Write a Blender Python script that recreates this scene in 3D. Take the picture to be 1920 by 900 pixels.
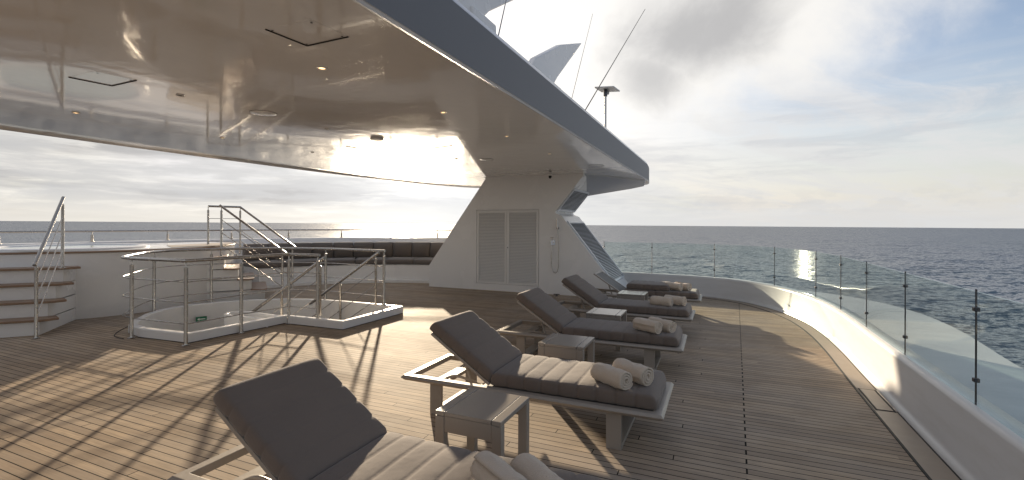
import bpy, bmesh, math, random
from mathutils import Vector, Matrix, noise
random.seed(7)
R = math.radians
for o in list(bpy.data.objects):
    bpy.data.objects.remove(o, do_unlink=True)
scene = bpy.context.scene
COL = scene.collection

# ------------------------------------------------------------------ camera
YAW = R(23.66)
FW = Vector((-math.sin(YAW), math.cos(YAW), 0)); RT = Vector((math.cos(YAW), math.sin(YAW), 0))
cam_d = bpy.data.cameras.new('camera'); cam = bpy.data.objects.new('camera', cam_d); COL.objects.link(cam)
cam_d.sensor_width = 36; cam_d.lens = 36 * 890 / 1920
cam_d.shift_y = -29.0 / 1920
cam_d.clip_start = 0.05; cam_d.clip_end = 200000
cam.location = (0, 0, 1.6)
cam.rotation_euler = (R(90), R(0.0), YAW)
cam.rotation_euler = (Matrix.Rotation(YAW, 3, 'Z') @ Matrix.Rotation(R(90), 3, 'X') @ Matrix.Rotation(R(0.2), 3, 'Z')).to_euler()
scene.camera = cam

# ------------------------------------------------------------------ sun + sky
SUN_AZ_OFF = R(-13.0); SUN_EL = R(11.8)
sh = FW * math.cos(SUN_AZ_OFF) + RT * math.sin(SUN_AZ_OFF)
SDIR = Vector((sh.x * math.cos(SUN_EL), sh.y * math.cos(SUN_EL), math.sin(SUN_EL)))
sun_d = bpy.data.lights.new('sun', 'SUN'); sun = bpy.data.objects.new('sun', sun_d); COL.objects.link(sun)
sun_d.energy = 3.2; sun_d.angle = R(0.9); sun_d.color = (1.0, 0.825, 0.60)
sun.rotation_euler = SDIR.to_track_quat('Z', 'Y').to_euler()
scene.view_settings.view_transform = 'Standard'; scene.view_settings.look = 'None'
scene.view_settings.exposure = 1.6; scene.view_settings.gamma = 1.0
scene.view_settings.use_curve_mapping = False
CLOUD = 2.95           # brightness of cloud before the background strength
world = bpy.data.worlds.new('World'); scene.world = world; world.use_nodes = True
nt = world.node_tree; nt.nodes.clear()

class NB:
    """tiny node builder"""
    def __init__(s, nt): s.nt = nt
    def n(s, t, **k):
        nd = s.nt.nodes.new(t)
        for a, v in k.items(): setattr(nd, a, v)
        return nd
    def put(s, sock, v):
        if isinstance(v, bpy.types.NodeSocket): s.nt.links.new(v, sock)
        elif isinstance(v, (int, float)) and hasattr(sock.default_value, '__len__'): sock.default_value = [v] * len(sock.default_value)
        elif hasattr(v, '__len__') and len(v) == 3 and len(sock.default_value) == 4: sock.default_value = (*v, 1)
        else: sock.default_value = v
    def m(s, op, a, b=None, c=None, clamp=False):
        nd = s.n('ShaderNodeMath', operation=op, use_clamp=clamp)
        for i, v in enumerate((a, b, c)):
            if v is not None: s.put(nd.inputs[i], v)
        return nd.outputs[0]
    def v(s, op, a, b=None, sc=None):
        nd = s.n('ShaderNodeVectorMath', operation=op); s.put(nd.inputs[0], a)
        if b is not None: s.put(nd.inputs[1], b)
        if sc is not None: s.put(nd.inputs['Scale'], sc)
        return nd.outputs['Value'] if op in ('DOT_PRODUCT', 'LENGTH', 'DISTANCE') else nd.outputs[0]
    def sep(s, a):
        nd = s.n('ShaderNodeSeparateXYZ'); s.put(nd.inputs[0], a); return nd.outputs
    def comb(s, x, y, z):
        nd = s.n('ShaderNodeCombineXYZ')
        for i, v in enumerate((x, y, z)): s.put(nd.inputs[i], v)
        return nd.outputs[0]
    def noise(s, vec, scale, detail=4, rough=.5, dist=0.0, col=False):
        nd = s.n('ShaderNodeTexNoise'); s.put(nd.inputs['Vector'], vec); nd.inputs['Scale'].default_value = scale
        nd.inputs['Detail'].default_value = detail; nd.inputs['Roughness'].default_value = rough; nd.inputs['Distortion'].default_value = dist
        return nd.outputs['Color' if col else 'Fac']
    def sm(s, x, a, b):
        nd = s.n('ShaderNodeMapRange', interpolation_type='SMOOTHSTEP'); s.put(nd.inputs[0], x)
        nd.inputs[1].default_value = a; nd.inputs[2].default_value = b; return nd.outputs[0]
    def mix(s, f, a, b):
        nd = s.n('ShaderNodeMix', data_type='RGBA'); s.put(nd.inputs[0], f); s.put(nd.inputs[6], a); s.put(nd.inputs[7], b)
        return nd.outputs[2]
    def wn(s, vec=None, w=None):
        nd = s.n('ShaderNodeTexWhiteNoise', noise_dimensions='3D' if vec is not None else '1D')
        if vec is not None: s.put(nd.inputs['Vector'], vec)
        else: s.put(nd.inputs['W'], w)
        return nd.outputs['Value']

def pix_dir(u, v):
    return (FW * 890 + RT * (u - 960) + Vector((0, 0, 421 - v))).normalized()

B = NB(nt)
tc = B.n('ShaderNodeTexCoord').outputs['Generated']
D = B.v('NORMALIZE', tc); dx, dy, dz = B.sep(D)
zc = B.m('MAXIMUM', dz, 0.004)
Dc = B.comb(dx, dy, zc)
sky = B.n('ShaderNodeTexSky', sky_type='NISHITA'); sky.sun_disc = False
sky.sun_elevation = SUN_EL; sky.sun_rotation = math.atan2(SDIR.x, SDIR.y); sky.altitude = 20
sky.air_density = 1.0; sky.dust_density = 1.2; sky.ozone_density = 1.5
nt.links.new(Dc, sky.inputs[0])
skyc = B.v('MULTIPLY', B.v('MINIMUM', sky.outputs[0], (9, 9, 9)), (.60, .55, .57))
# camera-ahead frame used only to orient the streaks in the world
side = B.v('DOT_PRODUCT', D, tuple(RT)); ahead = B.v('DOT_PRODUCT', D, tuple(FW))
inv = B.m('DIVIDE', 1.0, B.m('ADD', zc, 0.10))
pl = B.comb(B.m('MULTIPLY', side, inv), B.m('MULTIPLY', ahead, inv), 0.0)
warp = B.v('SCALE', B.v('SUBTRACT', B.noise(pl, 1.3, 4, col=True), (.5, .5, .5)), sc=0.5)
plw = B.v('ADD', pl, warp)
# thin high streaks, rising to the right
rx, ry, rz_ = B.sep(plw)
st = B.comb(B.m('ADD', B.m('MULTIPLY', rx, 0.55), B.m('MULTIPLY', ry, 0.35)), B.m('SUBTRACT', B.m('MULTIPLY', ry, 1.5), B.m('MULTIPLY', rx, 0.9)), 3.7)
cirrus = B.sm(B.noise(st, 1.1, 9, .62, .3), .42, .62)
# flat layered clouds near the horizon
lay = B.comb(B.m('MULTIPLY', side, 1.6), B.m('MULTIPLY', ahead, 1.6), B.m('MULTIPLY', zc, 15))
lw = B.v('ADD', lay, B.v('SCALE', B.noise(lay, 2.2, 5, col=True), sc=.55))
layn = B.noise(lw, 1.15, 8, .58)
lowband = B.sm(zc, .34, .12)
leftness = B.sm(side, -.02, -.40)
layers = B.m('MULTIPLY', B.sm(layn, .34, .56), lowband)
warmw = (1.03, .99, 0.92); greyc = (.50, .49, .485)
sdot = B.m('MAXIMUM', B.v('DOT_PRODUCT', D, tuple(SDIR)), 0.0)
glow1 = B.m('POWER', sdot, 12.0); glow2 = B.m('POWER', sdot, 90.0); glow3 = B.m('POWER', sdot, 1200.0)
bright = B.m('ADD', B.m('ADD', B.m('ADD', .92, B.m('MULTIPLY', B.sm(B.v('DOT_PRODUCT', D, tuple(SDIR)), -.2, .45), .08)), B.m('MULTIPLY', glow1, .30)), B.m('ADD', B.m('MULTIPLY', glow2, .75), B.m('MULTIPLY', glow3, 5.0)))
def cl(c, k=1.0): return tuple(x * CLOUD * k for x in c)
c1 = B.mix(B.m('MULTIPLY', cirrus, .70), skyc, cl((.90, .89, .90)))
# milky veil thickening to the horizon and to the sun
veil = B.m('ADD', B.m('MULTIPLY', B.m('POWER', B.sm(zc, .36, .0), 1.4), .80), B.m('MULTIPLY', B.m('POWER', sdot, 5.0), .4), clamp=True)
c2 = B.mix(B.m('MULTIPLY', veil, .96), c1, cl((.83, .825, .81)))
shade = B.sm(B.noise(lw, 1.9, 7, .6), .43, .58)
laycol = B.mix(shade, cl(warmw, .98), cl(greyc, 1.0))
laycol = B.mix(leftness, B.mix(shade, cl((.88, .875, .86)), cl((.62, .635, .67))), laycol)
c3 = B.mix(B.m('MULTIPLY', layers, B.m('ADD', .42, B.m('MULTIPLY', leftness, .50))), c2, laycol)
# upper-left overcast that the roof mostly hides
oc = B.m('MULTIPLY', B.sm(side, .08, -.35), B.sm(B.noise(plw, 1.2, 7, .6), .32, .6))
c3 = B.mix(B.m('MULTIPLY', oc, .8), c3, cl((.66, .655, .65)))
# the large cumulus: white body, grey base, and little ones along the horizon
def blob(u, v, ru, rv, lo, hi, nscale, namp, seed, tilt=0.0):
    c = pix_dir(u, v); e1 = c.cross(Vector((0, 0, 1))).normalized(); e2 = e1.cross(c)
    ct, stt = math.cos(tilt), math.sin(tilt); e1, e2 = e1 * ct + e2 * stt, e2 * ct - e1 * stt
    fw = B.v('DOT_PRODUCT', D, tuple(c))
    a = B.m('DIVIDE', B.v('DOT_PRODUCT', D, tuple(e1)), ru); b = B.m('DIVIDE', B.v('DOT_PRODUCT', D, tuple(e2)), rv)
    n = B.noise(B.v('ADD', D, (seed, seed * .7, 0)), nscale, 9, .58, .25)
    r = B.m('SQRT', B.m('ADD', B.m('MULTIPLY', a, a), B.m('MULTIPLY', b, b)))
    r = B.m('ADD', r, B.m('MULTIPLY', B.m('SUBTRACT', n, .5), namp))
    return B.m('MULTIPLY', B.sm(r, hi, lo), B.sm(fw, 0.0, 0.2))
white = blob(1190, 90, .44, .22, .45, 1.15, 3.5, 1.5, 3.1, R(8))
c4 = B.mix(B.m('MULTIPLY', white, .93), c3, cl((1.10, 1.07, 1.02)))
g1 = blob(1290, 60, .20, .105, .20, 1.2, 7.0, 1.3, 9.3, R(12))
g2 = blob(1220, 140, .085, .07, .15, 1.15, 9.0, 1.2, 5.5, 0)
grey = B.m('MAXIMUM', g1, B.m('MULTIPLY', g2, .8))
c5 = B.mix(B.m('MULTIPLY', grey, .88), c4, cl((.53, .525, .53)))
small = B.m('MULTIPLY', B.sm(B.noise(B.comb(B.m('MULTIPLY', side, 1.0), ahead, B.m('MULTIPLY', zc, 2.2)), 17, 6, .6), .50, .60), B.m('MULTIPLY', B.sm(zc, .012, .025), B.sm(zc, .085, .035)))
c6 = B.mix(B.m('MULTIPLY', small, .26), c5, cl((.66, .67, .69)))
c6 = B.mix(B.m('MULTIPLY', B.sm(zc, .055, .012), .65), c6, B.mix(leftness, cl((.86, .86, .85)), cl((1.02, .96, .86))))
fin_ = B.v('SCALE', c6, sc=bright)
bg = B.n('ShaderNodeBackground'); bg.inputs['Strength'].default_value = 0.1
nt.links.new(fin_, bg.inputs[0])
out = B.n('ShaderNodeOutputWorld'); nt.links.new(bg.outputs[0], out.inputs[0])

# ------------------------------------------------------------------ materials
MATS = {}
def mat(name, col, rough=.5, metal=0.0, coat=0.0, spec=.5, build=None):
    m_ = bpy.data.materials.new(name); m_.use_nodes = True
    b = NB(m_.node_tree); p = m_.node_tree.nodes['Principled BSDF']
    p.inputs['Base Color'].default_value = (*col, 1); p.inputs['Roughness'].default_value = rough
    p.inputs['Metallic'].default_value = metal; p.inputs['Coat Weight'].default_value = coat
    p.inputs['Coat Roughness'].default_value = .04; p.inputs['Specular IOR Level'].default_value = spec
    if build: build(b, p, b.n('ShaderNodeTexCoord').outputs['Object'])
    MATS[name] = m_; return m_
def bump(b, p, h, strength, dist=.01, sock='Normal'):
    nd = b.n('ShaderNodeBump'); nd.inputs['Strength'].default_value = strength; nd.inputs['Distance'].default_value = dist
    b.put(nd.inputs['Height'], h); b.nt.links.new(nd.outputs[0], p.inputs[sock])
def geo_pos(b): return b.n('ShaderNodeNewGeometry').outputs['Position']

def f_gel(b, p, oc):
    g = geo_pos(b)
    n = b.noise(g, 1.7, 5, .6)
    b.put(p.inputs['Base Color'], b.mix(n, (.81, .80, .79), (.775, .765, .755)))
    b.put(p.inputs['Roughness'], b.m('ADD', .24, b.m('MULTIPLY', b.noise(g, 1.5, 4), .06)))
    bump(b, p, b.noise(g, 1.5, 2), .06, .05); p.inputs['Specular IOR Level'].default_value = .3
mat('gelcoat', (.8, .79, .77), .2, build=f_gel)
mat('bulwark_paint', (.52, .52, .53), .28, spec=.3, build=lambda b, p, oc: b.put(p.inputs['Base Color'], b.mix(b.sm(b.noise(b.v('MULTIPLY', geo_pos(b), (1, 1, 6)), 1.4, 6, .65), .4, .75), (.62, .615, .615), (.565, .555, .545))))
def f_ceil(b, p, oc):
    g = geo_pos(b); x, y, z = b.sep(g)
    w = b.m('ADD', b.noise(b.comb(b.m('MULTIPLY', x, 1.0), b.m('MULTIPLY', y, 1.0), 0), 2.2, 3, .55), b.m('MULTIPLY', b.noise(g, 9, 2), .06))
    n = b.noise(g, .8, 5, .6)
    b.put(p.inputs['Base Color'], b.mix(n, (.80, .775, .75), (.75, .73, .705)))
    b.put(p.inputs['Roughness'], b.m('ADD', .05, b.m('MULTIPLY', b.noise(g, 3.0, 5, .65), .09)))
    bump(b, p, b.m('ADD', w, b.m('MULTIPLY', b.noise(b.comb(b.m('MULTIPLY', x, 1.0), b.m('MULTIPLY', y, .35), 2), 6, 2), .16)), .24, .02)
    p.inputs['IOR'].default_value = 1.75
mat('ceiling_gloss', (.72, .68, .64), .07, coat=.6, build=f_ceil)
mat('haunch_paint', (.45, .46, .49), .25)
mat('fascia_paint', (.17, .173, .182), .5, spec=.15, build=lambda b, p, oc: bump(b, p, b.noise(geo_pos(b), 1.2, 3), .1, .03))
mat('grille_paint_edge_gleam', (.62, .64, .68), .2)  # pale paint of the grilles; on the fascia bevels a painted edge reflection
mat('bulwark_outer', (.62, .64, .66), .3, build=lambda b, p, oc: b.put(p.inputs['Base Color'], b.mix(b.sm(b.noise(geo_pos(b), 1.1, 7, .65), .35, .7), (.50, .52, .54), (.40, .42, .45))))

PITCH = .071
def f_teak(b, p, oc):
    g = geo_pos(b); x, y, z = b.sep(g)
    yy = b.m('DIVIDE', y, PITCH); row = b.m('FLOOR', yy); fy = b.m('SUBTRACT', yy, row)
    rh = b.wn(w=row)
    # butt joints: staggered steps, plus the straight broken joint near x = .2
    L = 2.35
    xo = b.m('ADD', b.m('DIVIDE', x, L), b.m('ADD', b.m('MULTIPLY', row, .377), b.m('MULTIPLY', rh, .05)))
    seg = b.m('FLOOR', xo); fx = b.m('MULTIPLY', b.m('SUBTRACT', xo, seg), L)
    caulk_y = b.m('MAXIMUM', b.m('LESS_THAN', fy, .05), b.m('GREATER_THAN', fy, .95))
    leftside = b.m('LESS_THAN', x, -.1)
    jx = b.m('MULTIPLY', b.m('LESS_THAN', fx, .007), leftside)
    par = b.m('LESS_THAN', b.m('FRACT', b.m('MULTIPLY', row, .5)), .25)
    sx = b.m('SUBTRACT', x, b.m('ADD', .17, b.m('MULTIPLY', b.m('SUBTRACT', y, 3.6), .027)))
    js = b.m('MULTIPLY', b.m('LESS_THAN', b.m('ABSOLUTE', sx), .006), par)
    caulk = b.m('MAXIMUM', caulk_y, b.m('MAXIMUM', jx, js))
    idv = b.comb(row, b.m('ADD', seg, b.m('MULTIPLY', b.m('GREATER_THAN', sx, 0), 31)), 3.0)
    ph = b.wn(vec=idv)
    grain = b.noise(b.comb(b.m('MULTIPLY', x, 1.6), b.m('MULTIPLY', y, 55), ph), 1.6, 6, .65)
    fine = b.noise(b.comb(b.m('MULTIPLY', x, 9), b.m('MULTIPLY', y, 260), 0), 1.0, 3, .6)
    big = b.noise(g, .9, 7, .68)
    blot = b.sm(b.noise(g, 2.6, 6, .62), .42, .68)
    c = b.mix(b.sm(ph, 0, 1), (.55, .425, .30), (.355, .275, .20))
    c = b.mix(b.m('MULTIPLY', b.sm(grain, .35, .68), .60), c, (.235, .185, .145))
    c = b.mix(b.m('MULTIPLY', fine, .25), c, (.42, .35, .28))
    c = b.mix(b.m('MULTIPLY', b.sm(big, .35, .7), .38), c, (.40, .35, .30))     # weathered silvery patches
    c = b.mix(b.m('MULTIPLY', blot, .34), c, (.22, .18, .145))
    pat = b.sm(b.noise(b.v('MULTIPLY', g, (.5, 1.4, 1)), 1.1, 8, .7), .45, .6)
    c = b.mix(b.m('MULTIPLY', pat, .20), c, (.47, .42, .37))
    c = b.mix(caulk, c, (.016, .014, .013))
    b.put(p.inputs['Base Color'], c)
    b.put(p.inputs['Roughness'], b.m('ADD', .52, b.m('MULTIPLY', b.m('ADD', grain, big), .2))); p.inputs['Specular IOR Level'].default_value = .05
    h = b.m('SUBTRACT', b.m('ADD', b.m('MULTIPLY', grain, .35), b.m('MULTIPLY', ph, .55)), b.m('MULTIPLY', caulk, 1.0))
    bump(b, p, h, .35, .004)
mat('teak_deck', (.3, .23, .16), .5, build=f_teak)
def f_teak2(b, p, oc):
    g = geo_pos(b)
    gr = b.noise(b.v('MULTIPLY', g, (2, 2, 30)), 4, 6, .6); bl = b.noise(g, 2.1, 5, .6)
    c = b.mix(gr, (.40, .32, .24), (.28, .215, .155)); c = b.mix(b.m('MULTIPLY', bl, .5), c, (.36, .32, .28))
    b.put(p.inputs['Base Color'], c); bump(b, p, gr, .2, .003)
mat('teak_board', (.33, .26, .19), .5, build=f_teak2)
def f_tread(b, p, oc):
    g = geo_pos(b); gr = b.noise(b.v('MULTIPLY', g, (6, 6, 30)), 3, 6, .6)
    b.put(p.inputs['Base Color'], b.mix(gr, (.34, .22, .14), (.20, .13, .085))); bump(b, p, gr, .2, .003)
mat('teak_tread', (.28, .19, .12), .45, build=f_tread)
mat('caulk', (.015, .014, .013), .7)
def f_steel(b, p, oc):
    g = geo_pos(b)
    b.put(p.inputs['Roughness'], b.m('ADD', .14, b.m('MULTIPLY', b.noise(g, 14, 4), .22)))
mat('steel', (.42, .395, .37), .22, metal=1.0, build=f_steel)
mat('chrome', (.85, .85, .86), .08, metal=1.0)
mat('dark_metal', (.09, .09, .10), .35, metal=.8)
def f_fab(b, p, oc, ca, cb, sc=420):
    w = b.noise(oc, sc, 2, .6); n = b.noise(oc, 3.2, 5, .6)
    wx, wy, wz = b.sep(oc)
    c = b.mix(n, ca, cb); c = b.mix(b.m('MULTIPLY', b.sm(w, .3, .7), .3), c, tuple(k * 1.35 for k in ca))
    b.put(p.inputs['Base Color'], c)
    h = b.m('ADD', b.m('MULTIPLY', w, .3), b.m('MULTIPLY', b.noise(oc, 14, 4, .6), 1.4))
    bump(b, p, h, .4, .004)
    p.inputs['Sheen Weight'].default_value = .25; p.inputs['Sheen Roughness'].default_value = .5; p.inputs['Specular IOR Level'].default_value = .15
mat('taupe_fabric', (.15, .13, .115), .9, build=lambda b, p, oc: f_fab(b, p, oc, (.165, .132, .112), (.132, .107, .092)))
mat('sofa_fabric', (.06, .05, .05), .9, build=lambda b, p, oc: f_fab(b, p, oc, (.135, .115, .102), (.105, .090, .082)))
def f_mesh(b, p, oc):
    x, y, z = b.sep(oc)
    w = b.m('MULTIPLY', b.m('SINE', b.m('MULTIPLY', x, 900)), b.m('SINE', b.m('MULTIPLY', y, 900)))
    b.put(p.inputs['Base Color'], b.mix(b.sm(w, -.6, .6), (.16, .15, .14), (.28, .27, .25)))
mat('table_face', (.31, .275, .24), .22, spec=.7)
mat('sling_mesh', (.2, .19, .18), .7, build=f_mesh)
def f_frame(b, p, oc):
    n = b.noise(oc, 5, 5, .6); b.put(p.inputs['Base Color'], b.mix(n, (.34, .30, .26), (.295, .26, .225)))
    b.put(p.inputs['Roughness'], b.m('ADD', .32, b.m('MULTIPLY', b.noise(oc, 40, 3), .2)))
mat('taupe_metal', (.38, .335, .29), .4, build=f_frame)
def f_towel(b, p, oc):
    t = b.noise(oc, 170, 3, .7); n = b.noise(oc, 12, 4, .6)
    c = b.mix(t, (.68, .565, .45), (.52, .43, .335)); c = b.mix(b.m('MULTIPLY', n, .4), c, (.58, .50, .43))
    b.put(p.inputs['Base Color'], c); bump(b, p, b.m('ADD', t, b.m('MULTIPLY', n, 1.5)), .9, .006)
    p.inputs['Sheen Weight'].default_value = .4; p.inputs['Specular IOR Level'].default_value = .1
mat('towel', (.6, .5, .42), .95, build=f_towel)
def f_towel2(b, p, oc):
    f_towel(b, p, oc)
mat('louvre_paint', (.74, .73, .715), .35)
mat('dark_gap', (.02, .02, .022), .8)
mat('white_plastic', (.75, .74, .72), .35)
mat('panel_dark', (.10, .11, .13), .3)
m_ = mat('lamp_glow', (1, .8, .5), .4)
m_.node_tree.nodes['Principled BSDF'].inputs['Emission Color'].default_value = (1, .62, .30, 1)
m_.node_tree.nodes['Principled BSDF'].inputs['Emission Strength'].default_value = 1.0
mat('exit_green', (.0, .16, .07), .4); mat('exit_white', (.8, .85, .8), .4)
def f_pool(b, p, oc):
    bump(b, p, b.noise(geo_pos(b), 6, 4), .25, .02)
mat('pool_water', (.42, .50, .52), .06, build=f_pool)
mat('jersey_grey', (.3, .3, .3), .5)

# architectural glass: clear tinted sheet with fresnel reflection
m_ = bpy.data.materials.new('balustrade_glass'); m_.use_nodes = True; MATS['glass'] = m_
b = NB(m_.node_tree); m_.node_tree.nodes.clear()
tr = b.n('ShaderNodeBsdfTransparent'); tr.inputs[0].default_value = (.915, .965, .955, 1)
gl = b.n('ShaderNodeBsdfGlossy'); gl.inputs['Roughness'].default_value = .015
geo_ = b.n('ShaderNodeNewGeometry')
cosi = b.m('ABSOLUTE', b.v('DOT_PRODUCT', geo_.outputs['Normal'], geo_.outputs['Incoming']))
frs = b.m('ADD', .04, b.m('MULTIPLY', b.m('POWER', b.m('SUBTRACT', 1.0, cosi, clamp=True), 5.0), .96))
mx = b.n('ShaderNodeMixShader')
ff = b.m('MULTIPLY', frs, .85)
b.put(mx.inputs[0], ff); m_.node_tree.links.new(tr.outputs[0], mx.inputs[1]); m_.node_tree.links.new(gl.outputs[0], mx.inputs[2])
mo = b.n('ShaderNodeOutputMaterial'); m_.node_tree.links.new(mx.outputs[0], mo.inputs[0])
def f_gedge(b, p, oc): pass
mat('glass_edge', (.45, .62, .58), .2)

def f_sea(b, p, oc):
    g = geo_pos(b); x, y, z = b.sep(g)
    dist = b.v('LENGTH', g)
    # swell and chop, coarser layers carry further
    q = b.v('ADD', g, b.v('SCALE', b.noise(g, .02, 2, col=True), sc=14))
    qx, qy, qz = b.sep(q)
    u = b.m('ADD', b.m('MULTIPLY', qx, .80), b.m('MULTIPLY', qy, .60)); v = b.m('SUBTRACT', b.m('MULTIPLY', qy, .80), b.m('MULTIPLY', qx, .60))
    def vn(sx, sc, det, seed, amp):
        n_ = b.noise(b.comb(b.m('MULTIPLY', u, sx), v, seed), sc, det, .6, .3, col=True)
        return b.v('SCALE', b.v('SUBTRACT', n_, (.5, .5, .5)), sc=amp * 1.6)
    fade = b.m('DIVIDE', 60.0, b.m('ADD', dist, 60.0))
    t_ = b.v('ADD', b.v('ADD', vn(.4, .06, 3, 0.0, .22), vn(.42, .30, 4, 4.0, .60)), b.v('ADD', vn(.6, 1.0, 5, 9.0, 1.0), vn(.9, 4.0, 3, 2.0, .35)))
    nrm = b.v('NORMALIZE', b.v('ADD', b.v('MULTIPLY', t_, (1, 1, 0)), (0, 0, 1)))
    m_.node_tree.links.new(nrm, p.inputs['Normal']) if False else b.nt.links.new(nrm, p.inputs['Normal'])
    patch = b.sm(b.noise(g, .006, 5, .6), .4, .65)
    c = b.mix(patch, (.014, .038, .078), (.020, .048, .080))
    # water: dark body under a reflecting skin; wind-roughened sea never reaches mirror reflectance
    df = b.n('ShaderNodeBsdfDiffuse'); b.put(df.inputs['Color'], c)
    gs = b.n('ShaderNodeBsdfGlossy'); gs.inputs['Roughness'].default_value = .36; b.nt.links.new(nrm, gs.inputs['Normal'])
    fr = b.n('ShaderNodeFresnel'); fr.inputs[0].default_value = 1.33; b.nt.links.new(nrm, fr.inputs['Normal'])
    mx = b.n('ShaderNodeMixShader'); b.put(mx.inputs[0], b.m('MULTIPLY', fr.outputs[0], .70))
    b.nt.links.new(df.outputs[0], mx.inputs[1]); b.nt.links.new(gs.outputs[0], mx.inputs[2])
    b.nt.links.new(mx.outputs[0], b.nt.nodes['Material Output'].inputs[0])
mat('sea_water', (.02, .05, .065), .1, build=f_sea)

# ------------------------------------------------------------------ mesh helpers
def tag(o, label=None, cat=None, group=None, kind=None):
    if label: o['label'] = label
    if cat: o['category'] = cat
    if group: o['group'] = group
    if kind: o['kind'] = kind
    return o
def empty(name, loc=(0, 0, 0), rz=0, label=None, cat=None, group=None):
    o = bpy.data.objects.new(name, None); COL.objects.link(o); o.location = loc; o.rotation_euler = (0, 0, rz)
    o.empty_display_size = .1
    return tag(o, label, cat, group)
def fin(name, bm, m, parent=None, smooth=False, bevel=0, seg=2, angle=35, loc=None):
    if bevel:
        pass
    me = bpy.data.meshes.new(name); bmesh.ops.recalc_face_normals(bm, faces=bm.faces); bm.to_mesh(me); bm.free()
    for mm in (m if isinstance(m, (list, tuple)) else [m]): me.materials.append(MATS[mm])
    o = bpy.data.objects.new(name, me); COL.objects.link(o)
    if parent: o.parent = parent
    if loc: o.location = loc
    if smooth or bevel:
        for f in me.polygons: f.use_smooth = True
    if bevel:
        md = o.modifiers.new('bevel', 'BEVEL'); md.width = bevel; md.segments = seg; md.limit_method = 'ANGLE'; md.angle_limit = R(30)
        md.harden_normals = True
    elif smooth == 'auto':
        for e in me.edges: pass
        try:
            me.set_sharp_from_angle(angle=R(angle))
        except Exception: pass
    return o
def add_box(bm, x0, x1, y0, y1, z0, z1, M=None, mi=0):
    vs = [bm.verts.new(Vector((x, y, z)) if M is None else M @ Vector((x, y, z))) for x in (x0, x1) for y in (y0, y1) for z in (z0, z1)]
    for f in ((0, 1, 3, 2), (4, 6, 7, 5), (0, 4, 5, 1), (2, 3, 7, 6), (0, 2, 6, 4), (1, 5, 7, 3)):
        fc = bm.faces.new([vs[i] for i in f]); fc.material_index = mi
    return vs
def box(name, x0, x1, y0, y1, z0, z1, m, parent=None, bevel=0, M=None):
    bm = bmesh.new(); add_box(bm, x0, x1, y0, y1, z0, z1, M); return fin(name, bm, m, parent, bevel=bevel)
def add_poly(bm, pts, z0, z1, mi=0):
    a = [bm.verts.new((x, y, z0)) for x, y in pts]; c = [bm.verts.new((x, y, z1)) for x, y in pts]; n = len(pts)
    bm.faces.new(a); bm.faces.new(c)
    for i in range(n): bm.faces.new((a[i], a[(i + 1) % n], c[(i + 1) % n], c[i]))
    return a, c
def add_tube(bm, pts, r, seg=12, closed=False, caps=True, r2=None):
    pts = [Vector(p) for p in pts]; n = len(pts); rings = []; up = None
    for i, p in enumerate(pts):
        if closed: a, c = pts[(i - 1) % n], pts[(i + 1) % n]
        else: a, c = pts[max(i - 1, 0)], pts[min(i + 1, n - 1)]
        t1 = (p - a).normalized() if (p - a).length > 1e-9 else None; t2 = (c - p).normalized() if (c - p).length > 1e-9 else None
        t = ((t1 or t2) + (t2 or t1)).normalized()
        k = 1.0
        if t1 and t2:
            ca = max(.35, t.dot(t1)); k = 1 / ca
        if up is None:
            up = Vector((0, 0, 1)) if abs(t.z) < .9 else Vector((1, 0, 0))
        s = t.cross(up).normalized(); up = s.cross(t).normalized()
        # stretch across the mitre
        bend = None
        if t1 and t2 and k > 1.01:
            bend = (t2 - t1).normalized()
        rad = r if r2 is None else r + (r2 - r) * i / (n - 1)
        ring = []
        for j in range(seg):
            an = 2 * math.pi * j / seg; off = s * math.cos(an) * rad + up * math.sin(an) * rad
            if bend is not None: off += bend * off.dot(bend) * (k - 1)
            ring.append(bm.verts.new(p + off))
        rings.append(ring)
    m = n if closed else n - 1
    for i in range(m):
        A, C = rings[i], rings[(i + 1) % n]
        for j in range(seg): bm.faces.new((A[j], A[(j + 1) % seg], C[(j + 1) % seg], C[j]))
    if caps and not closed: bm.faces.new(rings[0][::-1]); bm.faces.new(rings[-1])
def tube(name, pts, r, m, parent=None, seg=12, closed=False, r2=None):
    bm = bmesh.new(); add_tube(bm, pts, r, seg, closed, r2=r2); return fin(name, bm, m, parent, smooth='auto', angle=50)
def add_lathe(bm, prof, c, seg=20, axis='Z'):
    rings = []
    for r, z in prof:
        ring = []
        for j in range(seg):
            a = 2 * math.pi * j / seg
            ring.append(bm.verts.new((c[0] + r * math.cos(a), c[1] + r * math.sin(a), c[2] + z)))
        rings.append(ring)
    for A, C in zip(rings, rings[1:]):
        for j in range(seg): bm.faces.new((A[j], A[(j + 1) % seg], C[(j + 1) % seg], C[j]))
    bm.faces.new(rings[0]); bm.faces.new(rings[-1])
def smooth_path(pts, n=8, closed=False):
    P = [Vector(p) for p in pts]; out = []; N = len(P)
    rng = range(N if closed else N - 1)
    for i in rng:
        if closed: p0, p1, p2, p3 = P[(i - 1) % N], P[i], P[(i + 1) % N], P[(i + 2) % N]
        else: p0, p1, p2, p3 = P[max(i - 1, 0)], P[i], P[i + 1], P[min(i + 2, N - 1)]
        for k in range(n):
            t = k / n
            out.append(.5 * ((2 * p1) + (p2 - p0) * t + (2 * p0 - 5 * p1 + 4 * p2 - p3) * t * t + (3 * p1 - p0 - 3 * p2 + p3) * t ** 3))
    if not closed: out.append(P[-1])
    return out
def normals2(path):
    """left-hand normals of a 2D path"""
    out = []
    n = len(path)
    for i in range(n):
        a, c = path[max(i - 1, 0)], path[min(i + 1, n - 1)]
        t = Vector((c[0] - a[0], c[1] - a[1])).normalized(); out.append(Vector((-t.y, t.x)))
    return out
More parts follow.
